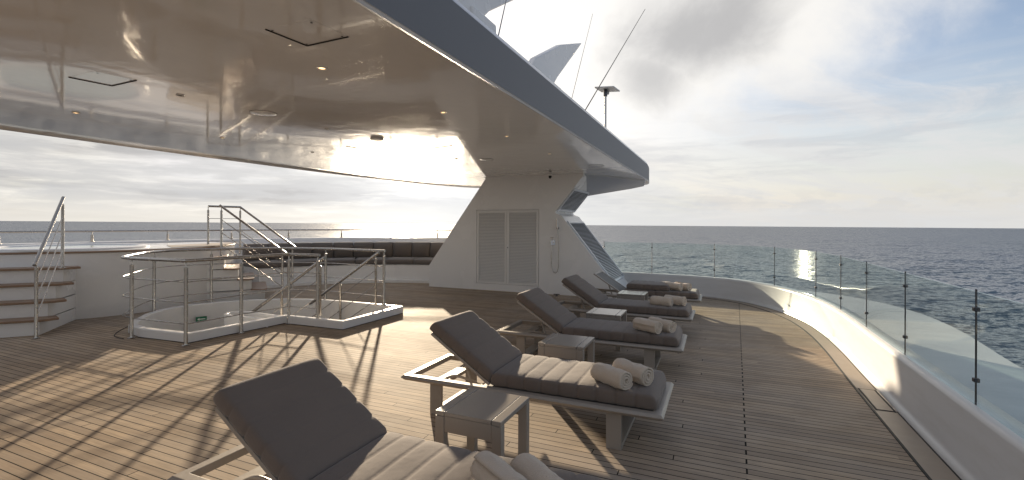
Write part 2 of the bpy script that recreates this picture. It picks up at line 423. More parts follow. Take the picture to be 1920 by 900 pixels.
def sweep(name, path, prof, m, parent=None, closed_prof=True, smooth='auto', caps=True, angle=35):
    """prof: list of (offset along left normal, z)"""
    nn = normals2(path); bm = bmesh.new(); rings = []
    for p, n in zip(path, nn):
        rings.append([bm.verts.new((p[0] + n.x * o, p[1] + n.y * o, z)) for o, z in prof])
    k = len(prof)
    for A, C in zip(rings, rings[1:]):
        for j in range(k if closed_prof else k - 1): bm.faces.new((A[j], A[(j + 1) % k], C[(j + 1) % k], C[j]))
    if caps and closed_prof: bm.faces.new(rings[0]); bm.faces.new(rings[-1])
    return fin(name, bm, m, parent, smooth=smooth, angle=angle)
def children(o): return [c for c in bpy.data.objects if c.parent == o]
def copy_tree(o, parent=None):
    c = o.copy(); COL.objects.link(c)
    if parent: c.parent = parent
    for ch in children(o): copy_tree(ch, c)
    return c
def inset_poly(pts, d):
    n = len(pts); out = []
    area = sum(pts[i][0] * pts[(i + 1) % n][1] - pts[(i + 1) % n][0] * pts[i][1] for i in range(n))
    s = 1 if area > 0 else -1
    for i in range(n):
        a, p, c = Vector(pts[i - 1]), Vector(pts[i]), Vector(pts[(i + 1) % n])
        t1 = (p - a).normalized(); t2 = (c - p).normalized()
        n1 = Vector((-t1.y, t1.x)) * s; n2 = Vector((-t2.y, t2.x)) * s
        bis = (n1 + n2).normalized(); k = d / max(.4, bis.dot(n1)); out.append(tuple(p + bis * k))
    return out

# ------------------------------------------------------------------ sea
SEA_Z = -11.5
bm = bmesh.new()
radii = [0, 20, 60, 200, 700, 2500, 9000, 30000, 60000]; SEG = 96; prev = None
for r in radii:
    if r == 0: prev = [bm.verts.new((0, 0, 0))]; continue
    ring = [bm.verts.new((r * math.cos(2 * math.pi * j / SEG), r * math.sin(2 * math.pi * j / SEG), 0)) for j in range(SEG)]
    for j in range(SEG):
        if len(prev) == 1: bm.faces.new((prev[0], ring[j], ring[(j + 1) % SEG]))
        else: bm.faces.new((prev[j], ring[j], ring[(j + 1) % SEG], prev[(j + 1) % SEG]))
    prev = ring
sea = fin('sea', bm, 'sea_water'); sea.location = (0, 0, SEA_Z); tag(sea, kind='structure')
sea.rotation_euler = Matrix.Rotation(R(0.22), 3, FW).to_euler()

# ------------------------------------------------------------------ deck with the stairwell opening
RB = smooth_path([(1.44, -7), (1.44, -2), (1.44, 3), (1.45, 6), (1.46, 7.2), (1.42, 8.3), (1.28, 9.3), (.96, 10.25), (.42, 11.05), (-.35, 11.5), (-1.2, 11.66), (-2.2, 11.7), (-3.4, 11.7)], 8)   # inner foot of the starboard bulwark
SC = Vector((-6.6, 7.05))   # centre of the curved sofa
def arc(r, a0, a1, n): return [(SC.x + r * math.cos(R(a0 + (a1 - a0) * i / n)), SC.y + r * math.sin(R(a0 + (a1 - a0) * i / n))) for i in range(n + 1)]
LB = [(-4.6, 12.45), (-5.6, 12.5)] + arc(5.45, 92, 160, 20) + smooth_path([(-12.05, 7.9), (-12.35, 6.5), (-12.6, 4.5), (-12.75, 2), (-12.8, -2), (-12.8, -7)], 6)
C_OUT = [(-5.2, 5.53), (-5.2, 7.03), (-5.7, 7.06), (-6.55, 7.07), (-7.2, 7.02), (-7.8, 6.82), (-8.3, 6.48), (-8.65, 6.02), (-8.85, 5.5), (-8.80, 5.05), (-8.55, 4.66), (-8.22, 4.34), (-7.87, 4.08), (-7.45, 3.99), (-6.48, 4.06), (-6.37, 5.5)]
C_IN = inset_poly(C_OUT, .10)
bm = bmesh.new()
outer = [(p[0] + n.x * -.1, p[1] + n.y * -.1) for p, n in zip([(q.x, q.y) for q in RB], normals2(RB))] + [(q[0], q[1]) for q in LB]
def loop(bm, pts, z):
    vs = [bm.verts.new((x, y, z)) for x, y in pts]; return [bm.edges.new((vs[i], vs[(i + 1) % len(vs)])) for i in range(len(vs))]
e = loop(bm, outer, 0) + loop(bm, inset_poly(C_OUT, .05), 0)
bmesh.ops.triangle_fill(bm, use_beauty=True, use_dissolve=False, edges=e)
for f in bm.faces:
    if f.normal.z < 0: f.normal_flip()
me = bpy.data.meshes.new('deck'); bm.to_mesh(me); bm.free(); me.materials.append(MATS['teak_deck'])
deck = bpy.data.objects.new('deck', me); COL.objects.link(deck); tag(deck, kind='structure')

# margin board, black caulk line and gutter along the starboard bulwark
RBp = [(q.x, q.y) for q in RB]
sweep('deck_margin_board', RBp, [(.055, .0), (.055, .005), (.215, .005), (.215, .0)], 'teak_board'); tag(bpy.data.objects['deck_margin_board'], 'pale curved teak margin board following the foot of the glass-topped bulwark', 'deck board')
sweep('caulk_line', RBp, [(.215, .0), (.215, .0065), (.232, .0065), (.232, .0)], 'caulk', bpy.data.objects['deck_margin_board'])
sweep('gutter_line', RBp, [(.04, .0), (.04, .0065), (.055, .0065), (.055, .0)], 'caulk', bpy.data.objects['deck_margin_board'])

# ------------------------------------------------------------------ starboard bulwark and outer ledge
bw = empty('bulwark', (1.45, 5, 0), label='low white curved bulwark under the glass panels on the right', cat='bulwark')
def rel(o, p): o.location = Vector(o.location) - Vector(p.location); return o
o = sweep('wall', RBp, [(.045, 0), (.04, .022), (.02, .045), (-.0, .075), (-.02, .40), (-.03, .425), (-.05, .44), (-.20, .435), (-.22, .41), (-.26, -.25), (-.26, -.6), (.0, -.6)], 'bulwark_paint', bw, angle=50); rel(o, bw)
# outer ledge beyond the glass
bm = bmesh.new()
led = smooth_path([(3.05, -6), (3.08, 0), (3.12, 4), (3.22, 7.2), (3.50, 9.8), (3.45, 11.6), (2.95, 13.1), (2.0, 14.1), (.4, 14.8), (-1.6, 15.1)], 6)
inn = [(1.68, -6), (1.68, 0), (1.68, 4), (1.7, 7.2), (1.55, 9.2), (1.1, 10.5), (.5, 11.3), (-.3, 11.75), (-1.2, 11.9), (-2.2, 11.95)]
inn = smooth_path([(x, y) for x, y in inn], 6)
k = min(len(led), len(inn)); led = led[:k]; inn = inn[:k]
rows = []
for a, c in zip(inn, led):
    a = Vector((a.x, a.y, 0)); c = Vector((c.x, c.y, 0)); row = []
    for t, z in ((0, -.12), (.3, -.10), (.7, -.08), (.86, -.072), (.93, -.066), (1.0, -.06), (1.02, -.1), (1.04, -1.6), (1.0, -7)):
        q = a.lerp(c, t); row.append(bm.verts.new((q.x, q.y, z)))
    rows.append(row)
for A, C in zip(rows, rows[1:]):
    for j in range(len(A) - 1): bm.faces.new((A[j], A[j + 1], C[j + 1], C[j]))
ledge = fin('outer_ledge', bm, 'bulwark_outer', smooth='auto', angle=25)
tag(ledge, 'broad pale grey outboard ledge of the hull seen through the glass', 'ledge')

# ------------------------------------------------------------------ glass balustrade
gb = empty('glass_balustrade', (1.53, 5, .43), label='curved frameless glass balustrade with thin dark posts on the right bulwark', cat='balustrade')
gp = [Vector((p[0] - n.x * .085, p[1] - n.y * .085)) for p, n in zip(RBp, normals2(RBp))]
def at_y(path, y):  # param index of the first vertex past y on the straight part
    return min(range(len(path)), key=lambda i: abs(path[i][1] - y) + (0 if path[i][0] > .9 or y > 11 else 5))
cum = [0]
for a, c in zip(gp, gp[1:]): cum.append(cum[-1] + (c - a).length)
def at_s(s):
    for i in range(len(cum) - 1):
        if cum[i + 1] >= s:
            t = (s - cum[i]) / (cum[i + 1] - cum[i]); p = gp[i].lerp(gp[i + 1], t); d = (gp[i + 1] - gp[i]).normalized(); return p, Vector((-d.y, d.x))
    return gp[-1], Vector((0, -1))
def s_of(x, y): return min((cum[i] + t * (cum[i + 1] - cum[i]) for i in range(len(gp) - 1) for t in (0, .25, .5, .75)), key=lambda s: (at_s(s)[0] - Vector((x, y))).length)
posts = [s_of(*q) for q in ((1.53, -1.4), (1.53, 0), (1.53, 1.35), (1.53, 2.7), (1.53, 4.07), (1.53, 5.38), (1.53, 6.62), (1.5, 7.85), (1.38, 9.0), (.98, 10.45), (-.05, 11.6), (-1.5, 11.8))] + [cum[-1] - .75]
GT = 1.175
for i, (s0, s1) in enumerate(zip(posts, posts[1:])):
    bm = bmesh.new(); N = 10; A = []; C = []
    for j in range(N + 1):
        s = s0 + .012 + (s1 - s0 - .024) * j / N; p, n = at_s(s)
        A.append([bm.verts.new((p.x + n.x * o_, p.y + n.y * o_, z)) for o_, z in ((-.006, .44), (-.006, GT), (.006, GT), (.006, .44))])
    for a, c in zip(A, A[1:]):
        for q in range(4):
            f = bm.faces.new((a[q], a[(q + 1) % 4], c[(q + 1) % 4], c[q])); f.material_index = 1 if q in (1,) else 0
    for q in (A[0], A[-1]): f = bm.faces.new(q); f.material_index = 0
    o = fin('glass_panel', bm, ['glass', 'glass_edge'], gb, smooth='auto', angle=40); rel(o, gb)
for i, s in enumerate(posts):
    p, n = at_s(s); q = p + n * .0
    bm = bmesh.new(); add_tube(bm, [(q.x, q.y, .435), (q.x, q.y, GT + .015)], .006, 8)
    o = fin('post', bm, 'dark_metal', gb, smooth='auto'); rel(o, gb)
    for z in (.60, 1.06):
        M = Matrix.Translation((q.x, q.y, z)) @ Matrix.Rotation(math.atan2(n.y, n.x), 4, 'Z')
        bm = bmesh.new(); add_box(bm, -.016, .016, -.017, .017, -.014, .014, M)
        c = fin('clamp', bm, 'dark_metal', o, bevel=.005); c.location = (0, 0, 0)

# ------------------------------------------------------------------ far bulwark, grab rail
fb = sweep('far_bulwark', LB, [(0, -.02), (0, 1.16), (-.015, 1.185), (-.04, 1.19), (-.24, 1.19), (-.27, 1.16), (-.27, -1.0), (0, -1.0)][::-1], 'gelcoat', angle=50)
# LB runs anticlockwise seen from above, its left normal points inboard
tag(fb, 'white curved bulwark behind the sofa and the whirlpool platform', 'bulwark')
gr = empty('grab_rail', (-11.2, 10, 1.19), label='long thin steel grab rail on short posts along the far bulwark', cat='rail')
LBv = [Vector(q) for q in LB]; LN = normals2(LB)
rl = [(p.x - n.x * .12, p.y - n.y * .12, 1.42) for p, n in zip(LBv, LN)]
rel(tube('rail', rl, .021, 'steel', gr, 10), gr)
cuml = [0]
for a, c in zip(LBv, LBv[1:]): cuml.append(cuml[-1] + (c - a).length)
s = .5
while s < cuml[-1] - .3:
    i = max(k for k in range(len(cuml)) if cuml[k] <= s); t = (s - cuml[i]) / (cuml[i + 1] - cuml[i]); q = Vector(rl[i]).lerp(Vector(rl[i + 1]), t)
    bm = bmesh.new(); add_lathe(bm, [(.045, 1.19), (.045, 1.2), (.024, 1.204), (.024, 1.34), (.009, 1.345), (.009, 1.405)], (q.x, q.y, 0), 12)
    rel(fin('post', bm, 'steel', gr, smooth='auto'), gr); s += 1.42

# ------------------------------------------------------------------ curved sofa
so = empty('curved_sofa', (-9, 10, 0), label='long curved built-in sofa with dark brown cushions on a white base', cat='sofa')
A0, A1 = 84, 163
rel(sweep('base', arc(3.97, A0, A1, 40), [(.10, 0), (.10, .07), (0, .07), (0, .47), (.02, .485), (-1.36, .485), (-1.36, 0)], 'gelcoat', so, angle=30), so)
n_s = 7; n_b = 12
for i in range(n_s):
    a0 = A0 + (A1 - A0) * i / n_s + .12; a1 = A0 + (A1 - A0) * (i + 1) / n_s - .12
    rel(sweep('seat_cushion', arc(4.0, a0, a1, 8), [(0.0, .505), (.012, .53), (.0, .60), (-.04, .625), (-.5, .64), (-1.15, .63), (-1.15, .49), (-.02, .49)], 'sofa_fabric', so, smooth=True), so)
for i in range(n_b):
    a0 = A0 + (A1 - A0) * i / n_b + .1; a1 = A0 + (A1 - A0) * (i + 1) / n_b - .1; am = (a0 + a1) / 2
    bm = bmesh.new(); rings = []; NA = 10
    for j in range(NA + 1):
        t = j / NA; a = a0 + (a1 - a0) * t; e_ = 1 - abs(2 * t - 1) ** 6; bul = .045 * math.sin(math.pi * t) ** .5 if 0 < t < 1 else 0
        pr_ = [(4.78 - bul * .4 + .03, .64), (4.76 - bul, .78), (4.80 - bul, .96), (4.85 - bul * .5, 1.05), (4.92, 1.075 - .012 * (1 - e_)), (5.02, 1.06), (5.05, .95), (5.02, .64)]
        cr = 4.92; pr_ = [((r - cr) * (.8 + .2 * e_) + cr, z) for r, z in pr_]
        rings.append([bm.verts.new((SC.x + r * math.cos(R(a)), SC.y + r * math.sin(R(a)), z)) for r, z in pr_])
    for A, C in zip(rings, rings[1:]):
        for j in range(8): bm.faces.new((A[j], A[(j + 1) % 8], C[(j + 1) % 8], C[j]))
    bm.faces.new(rings[0]); bm.faces.new(rings[-1])
    o = fin('back_cushion', bm, 'sofa_fabric', so, smooth='auto', angle=60); rel(o, so)
rel(sweep('back_ledge', arc(5.06, A0, A1, 40), [(0, .48), (0, 1.0), (-.38, 1.0), (-.38, .48)], 'gelcoat', so, angle=30), so)

# ------------------------------------------------------------------ hardtop roof
RZ = 2.75; EX = -1.70; RTOP = 3.22
near_edge = [(EX, -8), (EX, 0), (EX, 6), (EX, 10), (EX, 12.4)]
tip = [(EX - .02, 12.9), (EX - .07, 13.25), (EX - .26, 13.55), (EX - .7, 13.65), (-3.2, 13.45), (-4.6, 13.4), (-5.8, 13.25)]
far = [(-6.7, 12.85), (-7.25, 11.9), (-7.62, 10.5), (-7.82, 8.8), (-7.9, 7), (-7.9, 5), (-7.85, 3), (-7.75, 1), (-7.6, -2), (-7.4, -8)]
ol = near_edge + [tuple(q)[:2] for q in smooth_path([(x, y) for x, y in tip + far], 5)]
roof = empty('hardtop_roof', (-4.8, 6, 2.75), label='wide glossy white hardtop roof with a grey fascia, overhanging the deck', cat='roof')
# soffit: flat field, lip turned down along the far edge
bm = bmesh.new()
def prof_ring(off, z): return [(x, y, z) for x, y in inset_poly(ol, off)]
levels = [prof_ring(.26, RZ), prof_ring(.18, RZ - .004), prof_ring(.12, RZ - .016), prof_ring(.07, RZ - .034), prof_ring(.035, RZ - .045)]
# along the straight near edge keep it flat
fix = []
for L_ in levels:
    fix.append([(x, y, (RZ if (ol[i][0] > EX - .5 and i < 8) else z)) for i, (x, y, z) in enumerate(L_)])
rings = [[bm.verts.new(q) for q in L_] for L_ in fix]
n = len(ol)
cap = bm.faces.new(rings[0])
for A, C in zip(rings, rings[1:]):
    for j in range(n): bm.faces.new((A[j], A[(j + 1) % n], C[(j + 1) % n], C[j]))
bmesh.ops.triangulate(bm, faces=[cap])
rel(fin('soffit', bm, 'ceiling_gloss', roof, smooth='auto', angle=40), roof)
bm = bmesh.new()
pr2 = [(.035, RZ - .045), (.012, RZ - .045), (0, RZ - .03), (-.006, RZ + .01), (.0, RZ + .03), (0, RTOP - .07), (.012, RTOP - .03), (.05, RTOP), (.4, RTOP + .03)]
rings = []
for off, z in pr2:
    P = inset_poly(ol, off) if abs(off) > 1e-6 else ol
    row = []
    for i, (x, y) in enumerate(P):
        zz = z
        # rounded end of the wing
        ty = max(0, (y - 12.5) / 1.0)
        if z > RZ + .05: zz = RZ + .03 + (z - RZ - .03) * (1 - .42 * ty * ty)
        if z < RZ and ol[i][0] > EX - .5 and i < 8: zz = RZ + .0 if off > .02 else z + .04
        row.append(bm.verts.new((x, y, zz)))
    rings.append(row)
for A, C in zip(rings, rings[1:]):
    for j in range(n):
        fc = bm.faces.new((A[j], A[(j + 1) % n], C[(j + 1) % n], C[j]))
        if A is rings[0] or A is rings[1] or A is rings[2] or A is rings[5] or A is rings[6]: fc.material_index = 1  # bevel strips coloured pale to imitate the reflection along the fascia edges
cap = bm.faces.new(rings[-1]); bmesh.ops.triangulate(bm, faces=[cap])
rel(fin('fascia', bm, ['fascia_paint', 'grille_paint_edge_gleam'], roof, smooth='auto', angle=40), roof)
# haunch where the roof lands on the support
bm = bmesh.new()
for q in [(-2.83, 10.35, 2.745), (-1.76, 12.5, 2.70), (-1.82, 12.8, 2.62), (-2.2, 13.1, 2.58), (-3.1, 11.84, 2.33), (-5.3, 11.84, 2.33), (-5.3, 12.9, 2.55), (-5.3, 10.35, 2.745), (-2.83, 10.35, 2.80), (-1.76, 12.5, 2.8), (-2.2, 13.1, 2.8), (-5.3, 12.9, 2.8)]: bm.verts.new(q)
bmesh.ops.convex_hull(bm, input=bm.verts)
rel(fin('haunch', bm, 'haunch_paint', roof, bevel=.02), roof)
# ceiling hatches: groove outlines with screws
def hatch(pts, w=.0045, dark=(0, 1), depth=.003):
    bm = bmesh.new(); n = len(pts)
    add_poly(bm, inset_poly(pts, .0), RZ - .0012, RZ + .02)
    o = rel(fin('hatch', bm, 'ceiling_gloss', roof), roof)
    for k in dark:
        a, c = Vector(pts[k]), Vector(pts[(k + 1) % n]); d = (c - a).normalized(); nn = Vector((-d.y, d.x)) * w
        bm = bmesh.new(); add_poly(bm, [tuple(a - nn), tuple(c - nn), tuple(c + nn), tuple(a + nn)], RZ - .0065, RZ - .001)
        g = fin('hatch_gap', bm, 'dark_gap', o); g.location = (0, 0, 0)
    ins = inset_poly(pts, .025)
    for x, y in ins:
        bm = bmesh.new(); add_lathe(bm, [(.006, -.001), (.008, 0)], (x, y, RZ - .006), 8)
        g = fin('screw', bm, 'dark_gap', o); g.location = (0, 0, 0)
    return o
hatch([(-2.46, 1.98), (-2.44, 2.27), (-2.09, 2.26), (-2.11, 1.99)], dark=(0, 1))
hatch([(-4.70, 2.02), (-4.66, 2.29), (-4.30, 2.28), (-4.33, 2.02)], dark=(0, 1))
hatch([(-5.05, 5.42), (-3.62, 5.24), (-3.59, 6.0), (-5.0, 6.2)], w=.004, dark=(2, 3))

# downlights, speakers and sensors on the soffit
def downlight(x, y, r, label, group='small round downlights in the glossy roof underside', lit=True):
    t = empty('downlight', (x, y, RZ), label=label, cat='ceiling light', group=group)
    bm = bmesh.new(); seg = 20; prof = [(r, .0), (r, -.006), (r * .93, -.009), (r * .62, -.006), (r * .6, .012)]
    rings = [[bm.verts.new((a_ * math.cos(2 * math.pi * j / seg), a_ * math.sin(2 * math.pi * j / seg), z)) for j in range(seg)] for a_, z in prof]
    for A, C in zip(rings, rings[1:]):
        for j in range(seg): bm.faces.new((A[j], A[(j + 1) % seg], C[(j + 1) % seg], C[j]))
    fin('trim', bm, 'white_plastic', t, smooth='auto')
    bm = bmesh.new(); add_lathe(bm, [(r * .58, -.001), (r * .5, -.003)], (0, 0, 0), 16); fin('lens', bm, 'lamp_glow' if lit else 'dark_gap', t)
    return t
DL = [(-2.69, 2.64, .040, 'largest glowing downlight, close to the square ceiling hatch', 1), (-6.14, 2.7, .034, 'warm downlight at the far left of the roof underside', 1),
      (-6.10, 4.26, .030, 'glowing downlight above the stairwell rail reflections', 1), (-2.60, 4.17, .036, 'warm downlight beside the long fascia edge', 1),
      (-2.54, 5.62, .028, 'faint downlight right of the bright sun reflection', 1), (-2.53, 7.28, .028, 'small downlight nearest the support wall', 1),
      (-4.43, 2.70, .034, 'unlit dark downlight left of the round speaker', 0), (-4.35, 4.35, .026, 'small unlit ring light between the speaker and the smoke sensor', 0),
      (-5.98, 5.68, .026, 'tiny unlit ring light low on the left of the sun reflection', 0), (-5.97, 7.2, .022, 'tiny dark spot light inside the sun reflection', 0), (-4.22, 7.2, .022, 'tiny dark spot light at the right end of the sun reflection', 0)]
for x, y, r, lb, lit in DL: downlight(x, y, r, lb, lit=bool(lit))
def disc(name, x, y, r, h, label, cat, m='ceiling_gloss', rim=True):
    t = empty(name, (x, y, RZ), label=label, cat=cat)
    bm = bmesh.new(); add_lathe(bm, [(r, .004), (r, -h * .6), (r * .96, -h), (r * .5, -h * 1.05), (.001, -h * 1.05)], (0, 0, 0), 28); fin('cover', bm, m, t, smooth='auto', angle=40)
    if rim:
        bm = bmesh.new(); add_lathe(bm, [(r * 1.03, .002), (r * 1.03, -.0025)], (0, 0, 0), 28); fin('shadow_gap', bm, 'dark_gap', t)
    return t
disc('ceiling_speaker', -4.35, 3.48, .125, .006, 'flush round speaker cover with a dark rim in the roof underside', 'speaker')
disc('smoke_sensor', -4.21, 5.09, .085, .03, 'projecting round sensor just above the sun reflection', 'sensor', m='white_plastic')
disc('ceiling_speaker', -3.78, 7.5, .12, .006, 'flush round speaker cover at the edge of the sun reflection by the support wall', 'speaker')
disc('ceiling_speaker', -2.2, 9.1, .14, .006, 'flush round speaker cover near the tip of the roof', 'speaker')
t = empty('dome_camera', (-3.53, 10.2, 2.745), label='small dark dome camera under the roof against the support wall', cat='camera')
bm = bmesh.new(); add_lathe(bm, [(.05, 0), (.05, -.03), (.035, -.035)], (0, 0, 0), 16); fin('bracket', bm, 'white_plastic', t, smooth='auto')
bm = bmesh.new(); add_lathe(bm, [(.034, -.03), (.036, -.06), (.028, -.085), (.01, -.1)], (0, 0, 0), 16); fin('dome', bm, 'dark_gap', t, smooth='auto')

# ------------------------------------------------------------------ support wall
PY0, PY1 = 10.35, 11.82
sw = empty('support_wall', (-4.6, PY0, 0), label='white hourglass-shaped wall carrying the roof, with louvred doors and grilles', cat='wall')
poly = [(-6.86, -.02), (-6.86, .55), (-5.18, 2.80), (-2.79, 2.80), (-2.80, 2.70), (-3.46, 1.90), (-3.44, 1.86), (-3.30, 1.80), (-3.27, 1.76), (-2.03, .18), (-2.0, -.02)]
DX0, DX1, DZ0, DZ1 = -5.49, -3.85, .16, 1.955
bm = bmesh.new()
fr_ = [bm.verts.new((x, PY0, z)) for x, z in poly]; bk = [bm.verts.new((x, PY1, z)) for x, z in poly]
hole = [bm.verts.new((x, PY0, z)) for x, z in ((DX0, DZ0), (DX1, DZ0), (DX1, DZ1), (DX0, DZ1))]
hb = [bm.verts.new((v.co.x, PY0 + .05, v.co.z)) for v in hole]
n = len(poly)
bm.faces.new(bk)
for i in range(n): bm.faces.new((fr_[i], fr_[(i + 1) % n], bk[(i + 1) % n], bk[i]))
es = [bm.edges.get((fr_[i], fr_[(i + 1) % n])) for i in range(n)] + [bm.edges.new((hole[i], hole[(i + 1) % 4])) for i in range(4)]
bmesh.ops.triangle_fill(bm, use_beauty=True, edges=es)
for i in range(4): bm.faces.new((hole[i], hole[(i + 1) % 4], hb[(i + 1) % 4], hb[i]))
bm.faces.new(hb)
rel(fin('body', bm, 'gelcoat', sw), sw)
xm = (DX0 + DX1) / 2
for k, (a, c) in enumerate(((DX0 + .008, xm - .006), (xm + .006, DX1 - .008))):
    y0, y1 = (PY0 + .004 - .012 * k, PY0 + .044)
    d = empty('louvred_door', (a, y0, DZ0)); d.parent = sw; d.location = Vector((a, y0, DZ0)) - Vector(sw.location)
    w, h = c - a, DZ1 - DZ0 - .016; f = .055
    bm = bmesh.new()
    for q in ((0, w, .008, .008 + f), (0, w, h - f, h), (0, f, .008 + f, h - f), (w - f, w, .008 + f, h - f)): add_box(bm, q[0], q[1], 0, y1 - y0, q[2], q[3])
    fin('frame', bm, 'louvre_paint', d)
    bm = bmesh.new(); ns = 46
    for i in range(ns):
        z = .008 + f + (h - 2 * f - .008) * (i + .5) / ns; M = Matrix.Translation((0, .018, z)) @ Matrix.Rotation(R(52), 4, 'X')
        add_box(bm, f - .003, w - f + .003, -.016, .016, -.0035, .0035, M)
    fin('slats', bm, 'louvre_paint', d)
    bm = bmesh.new(); add_box(bm, f - .01, w - f + .01, .034, .038, f, h - f); fin('backing', bm, 'haunch_paint', d)
    if k == 1:
        bm = bmesh.new(); add_lathe(bm, [(.014, -.012), (.014, 0)], (0, 0, 0), 12)
        o = fin('door_latch', bm, 'chrome', d, smooth='auto'); o.rotation_euler = (R(-90), 0, 0); o.location = (f * .5, -.006, h * .50)
# grilles on the two sloping side faces
def grille(p0, p1, yA, yB, ns, name):
    a = Vector((p0[0], 0, p0[1])); c = Vector((p1[0], 0, p1[1])); d = (c - a).normalized(); Ln = (c - a).length
    nrm = Vector((d.z, 0, -d.x))
    if nrm.x < 0: nrm = -nrm
    M = Matrix(((d.x, 0, nrm.x, a.x), (d.y, 1, nrm.y, 0), (d.z, 0, nrm.z, a.z), (0, 0, 0, 1)))
    g = empty(name); g.parent = sw; g.location = -Vector(sw.location)
    bm = bmesh.new()
    for q in ((0, Ln, yA, yA + .05), (0, Ln, yB - .05, yB), (0, .05, yA + .05, yB - .05), (Ln - .05, Ln, yA + .05, yB - .05)): add_box(bm, q[0], q[1], q[2], q[3], .001, .03, M)
    fin('frame', bm, 'grille_paint_edge_gleam', g, bevel=.004)
    bm = bmesh.new(); add_box(bm, .05, Ln - .05, yA + .05, yB - .05, .002, .005, M); fin('backing', bm, 'dark_gap', g)
    bm = bmesh.new()
    for i in range(ns):
        x = .05 + (Ln - .1) * (i + .5) / ns; M2 = M @ Matrix.Translation((x, 0, .017)) @ Matrix.Rotation(R(-35), 4, 'Y')
        add_box(bm, -.0125, .0125, yA + .045, yB - .045, -.003, .003, M2)
    fin('slats', bm, 'grille_paint_edge_gleam', g)
grille((-3.20, 1.67), (-2.14, .32), PY0 + .07, PY1 - .07, 44, 'lower_grille')
grille((-3.43, 1.93), (-3.02, 2.43), PY0 + .04, PY1 - .05, 16, 'upper_grille')

# shower on the wall
shw = empty('outdoor_shower', (-3.46, PY0, 1.2), label='wall-mounted chrome hand shower with looping hose on the white support wall', cat='shower')
bm = bmesh.new(); add_box(bm, -.10, .0, -.018, 0, -.07, .05); fin('mixer_plate', bm, 'chrome', shw, bevel=.006)
bm = bmesh.new(); add_tube(bm, [(-.05, -.018, .0), (-.05, -.07, .0)], .022, 14); add_tube(bm, [(-.05, -.055, .0), (-.05, -.06, .10)], .008, 8); add_tube(bm, [(-.09, -.06, .105), (-.01, -.06, .105)], .007, 8); fin('lever', bm, 'chrome', shw, smooth='auto')
hose = smooth_path([(-.045, -.04, -.07), (-.055, -.05, -.25), (-.06, -.05, -.5), (-.03, -.05, -.65), (.03, -.05, -.70), (.09, -.05, -.62), (.105, -.05, -.4), (.10, -.05, 0), (.085, -.06, .3)], 6)
tube('hose', hose, .0075, 'steel', shw, 8)
bm = bmesh.new(); add_tube(bm, [(.085, -.06, .3), (.075, -.075, .36), (.07, -.08, .50), (.07, -.085, .53)], .016, 12, r2=.02); fin('handset', bm, 'chrome', shw, smooth='auto')
bm = bmesh.new(); add_box(bm, .055, .10, -.065, 0, .30, .34); fin('holder', bm, 'dark_metal', shw, bevel=.005)

# ------------------------------------------------------------------ roof-top fittings
t = empty('panel_antenna', (-1.95, 8.74, 3.2), label='flat white square panel on a thin pole above the roof edge', cat='antenna')
tube('pole', [(0, 0, 0), (0, 0, .80)], .022, 'white_plastic', t)
bm = bmesh.new(); add_box(bm, -.18, .18, -.27, .27, -.012, .012, Matrix.Translation((.02, .08, .93)) @ Matrix.Rotation(R(4), 4, 'Y') @ Matrix.Rotation(R(6), 4, 'X')); fin('panel', bm, 'white_plastic', t, bevel=.008)
bm = bmesh.new(); add_tube(bm, [(0, 0, .78), (0, 0, .92)], .035, 10); add_box(bm, -.03, .03, .02, .16, .85, .91); add_tube(bm, smooth_path([(0, .15, .92), (0, .26, .89), (0, .30, .95)], 4), .01, 6); fin('bracket', bm, 'dark_metal', t, smooth='auto')
def plate(name, pts, x, th, m, label, cat):
    t = empty(name, (x, pts[0][0], pts[0][1]), label=label, cat=cat)
    bm = bmesh.new(); n = len(pts)
    A = [bm.verts.new((-th / 2, y - pts[0][0], z - pts[0][1])) for y, z in pts]; C = [bm.verts.new((th / 2, y - pts[0][0], z - pts[0][1])) for y, z in pts]
    bm.faces.new(A); bm.faces.new(C)
    for i in range(n): bm.faces.new((A[i], A[(i + 1) % n], C[(i + 1) % n], C[i]))
    fin('blade', bm, m, t, bevel=.03)
    bm = bmesh.new(); y0 = sum(p[0] for p in pts[-2:]) / 2 - pts[0][0]; zb = min(p[1] for p in pts) - pts[0][1]
    add_box(bm, -.12, .12, y0 - .35, y0 + .35, 3.2 - pts[0][1], zb + .25); fin('pedestal', bm, m, t, bevel=.03)
    return t
plate('mast_fin', [(10.73, 5.82), (9.12, 5.22), (7.75, 4.52), (7.4, 4.2), (8.4, 4.05), (8.92, 4.5)], -3, .14, 'gelcoat', 'white pointed fin standing on the roof behind the whip antennas', 'fin')
plate('mast_fin', [(6.85, 5.14), (6.2, 5.2), (5.27, 4.75), (4.9, 4.3), (5.45, 4.15), (5.9, 4.55)], -3, .14, 'gelcoat', 'white pointed fin cut off by the top edge of the picture', 'fin')
def whip(base, tipp, label, r=.009):
    t = empty('whip_antenna', base, label=label, cat='antenna', group='thin whip antennas on the roof'); d = Vector(tipp) - Vector(base)
    bm = bmesh.new(); add_tube(bm, [(0, 0, 0), d * .08], r * 2.1, 10); fin('mount', bm, 'white_plastic', t, smooth='auto')
    tube('rod', [d * .06, d], r, 'steel', t, 6, r2=r * .45)
whip((-1.95, 7.0, 3.2), (-1.0, 7.05, 4.72), 'longest leaning whip antenna, nearest the flat panel antenna')
whip((-2.9, 9.0, 3.2), (-2.75, 10.95, 6.55), 'whip antenna passing behind the white fin')
whip((-2.2, 4.45, 3.2), (-2.2, 4.98, 4.45), 'whip antenna between the two white fins')

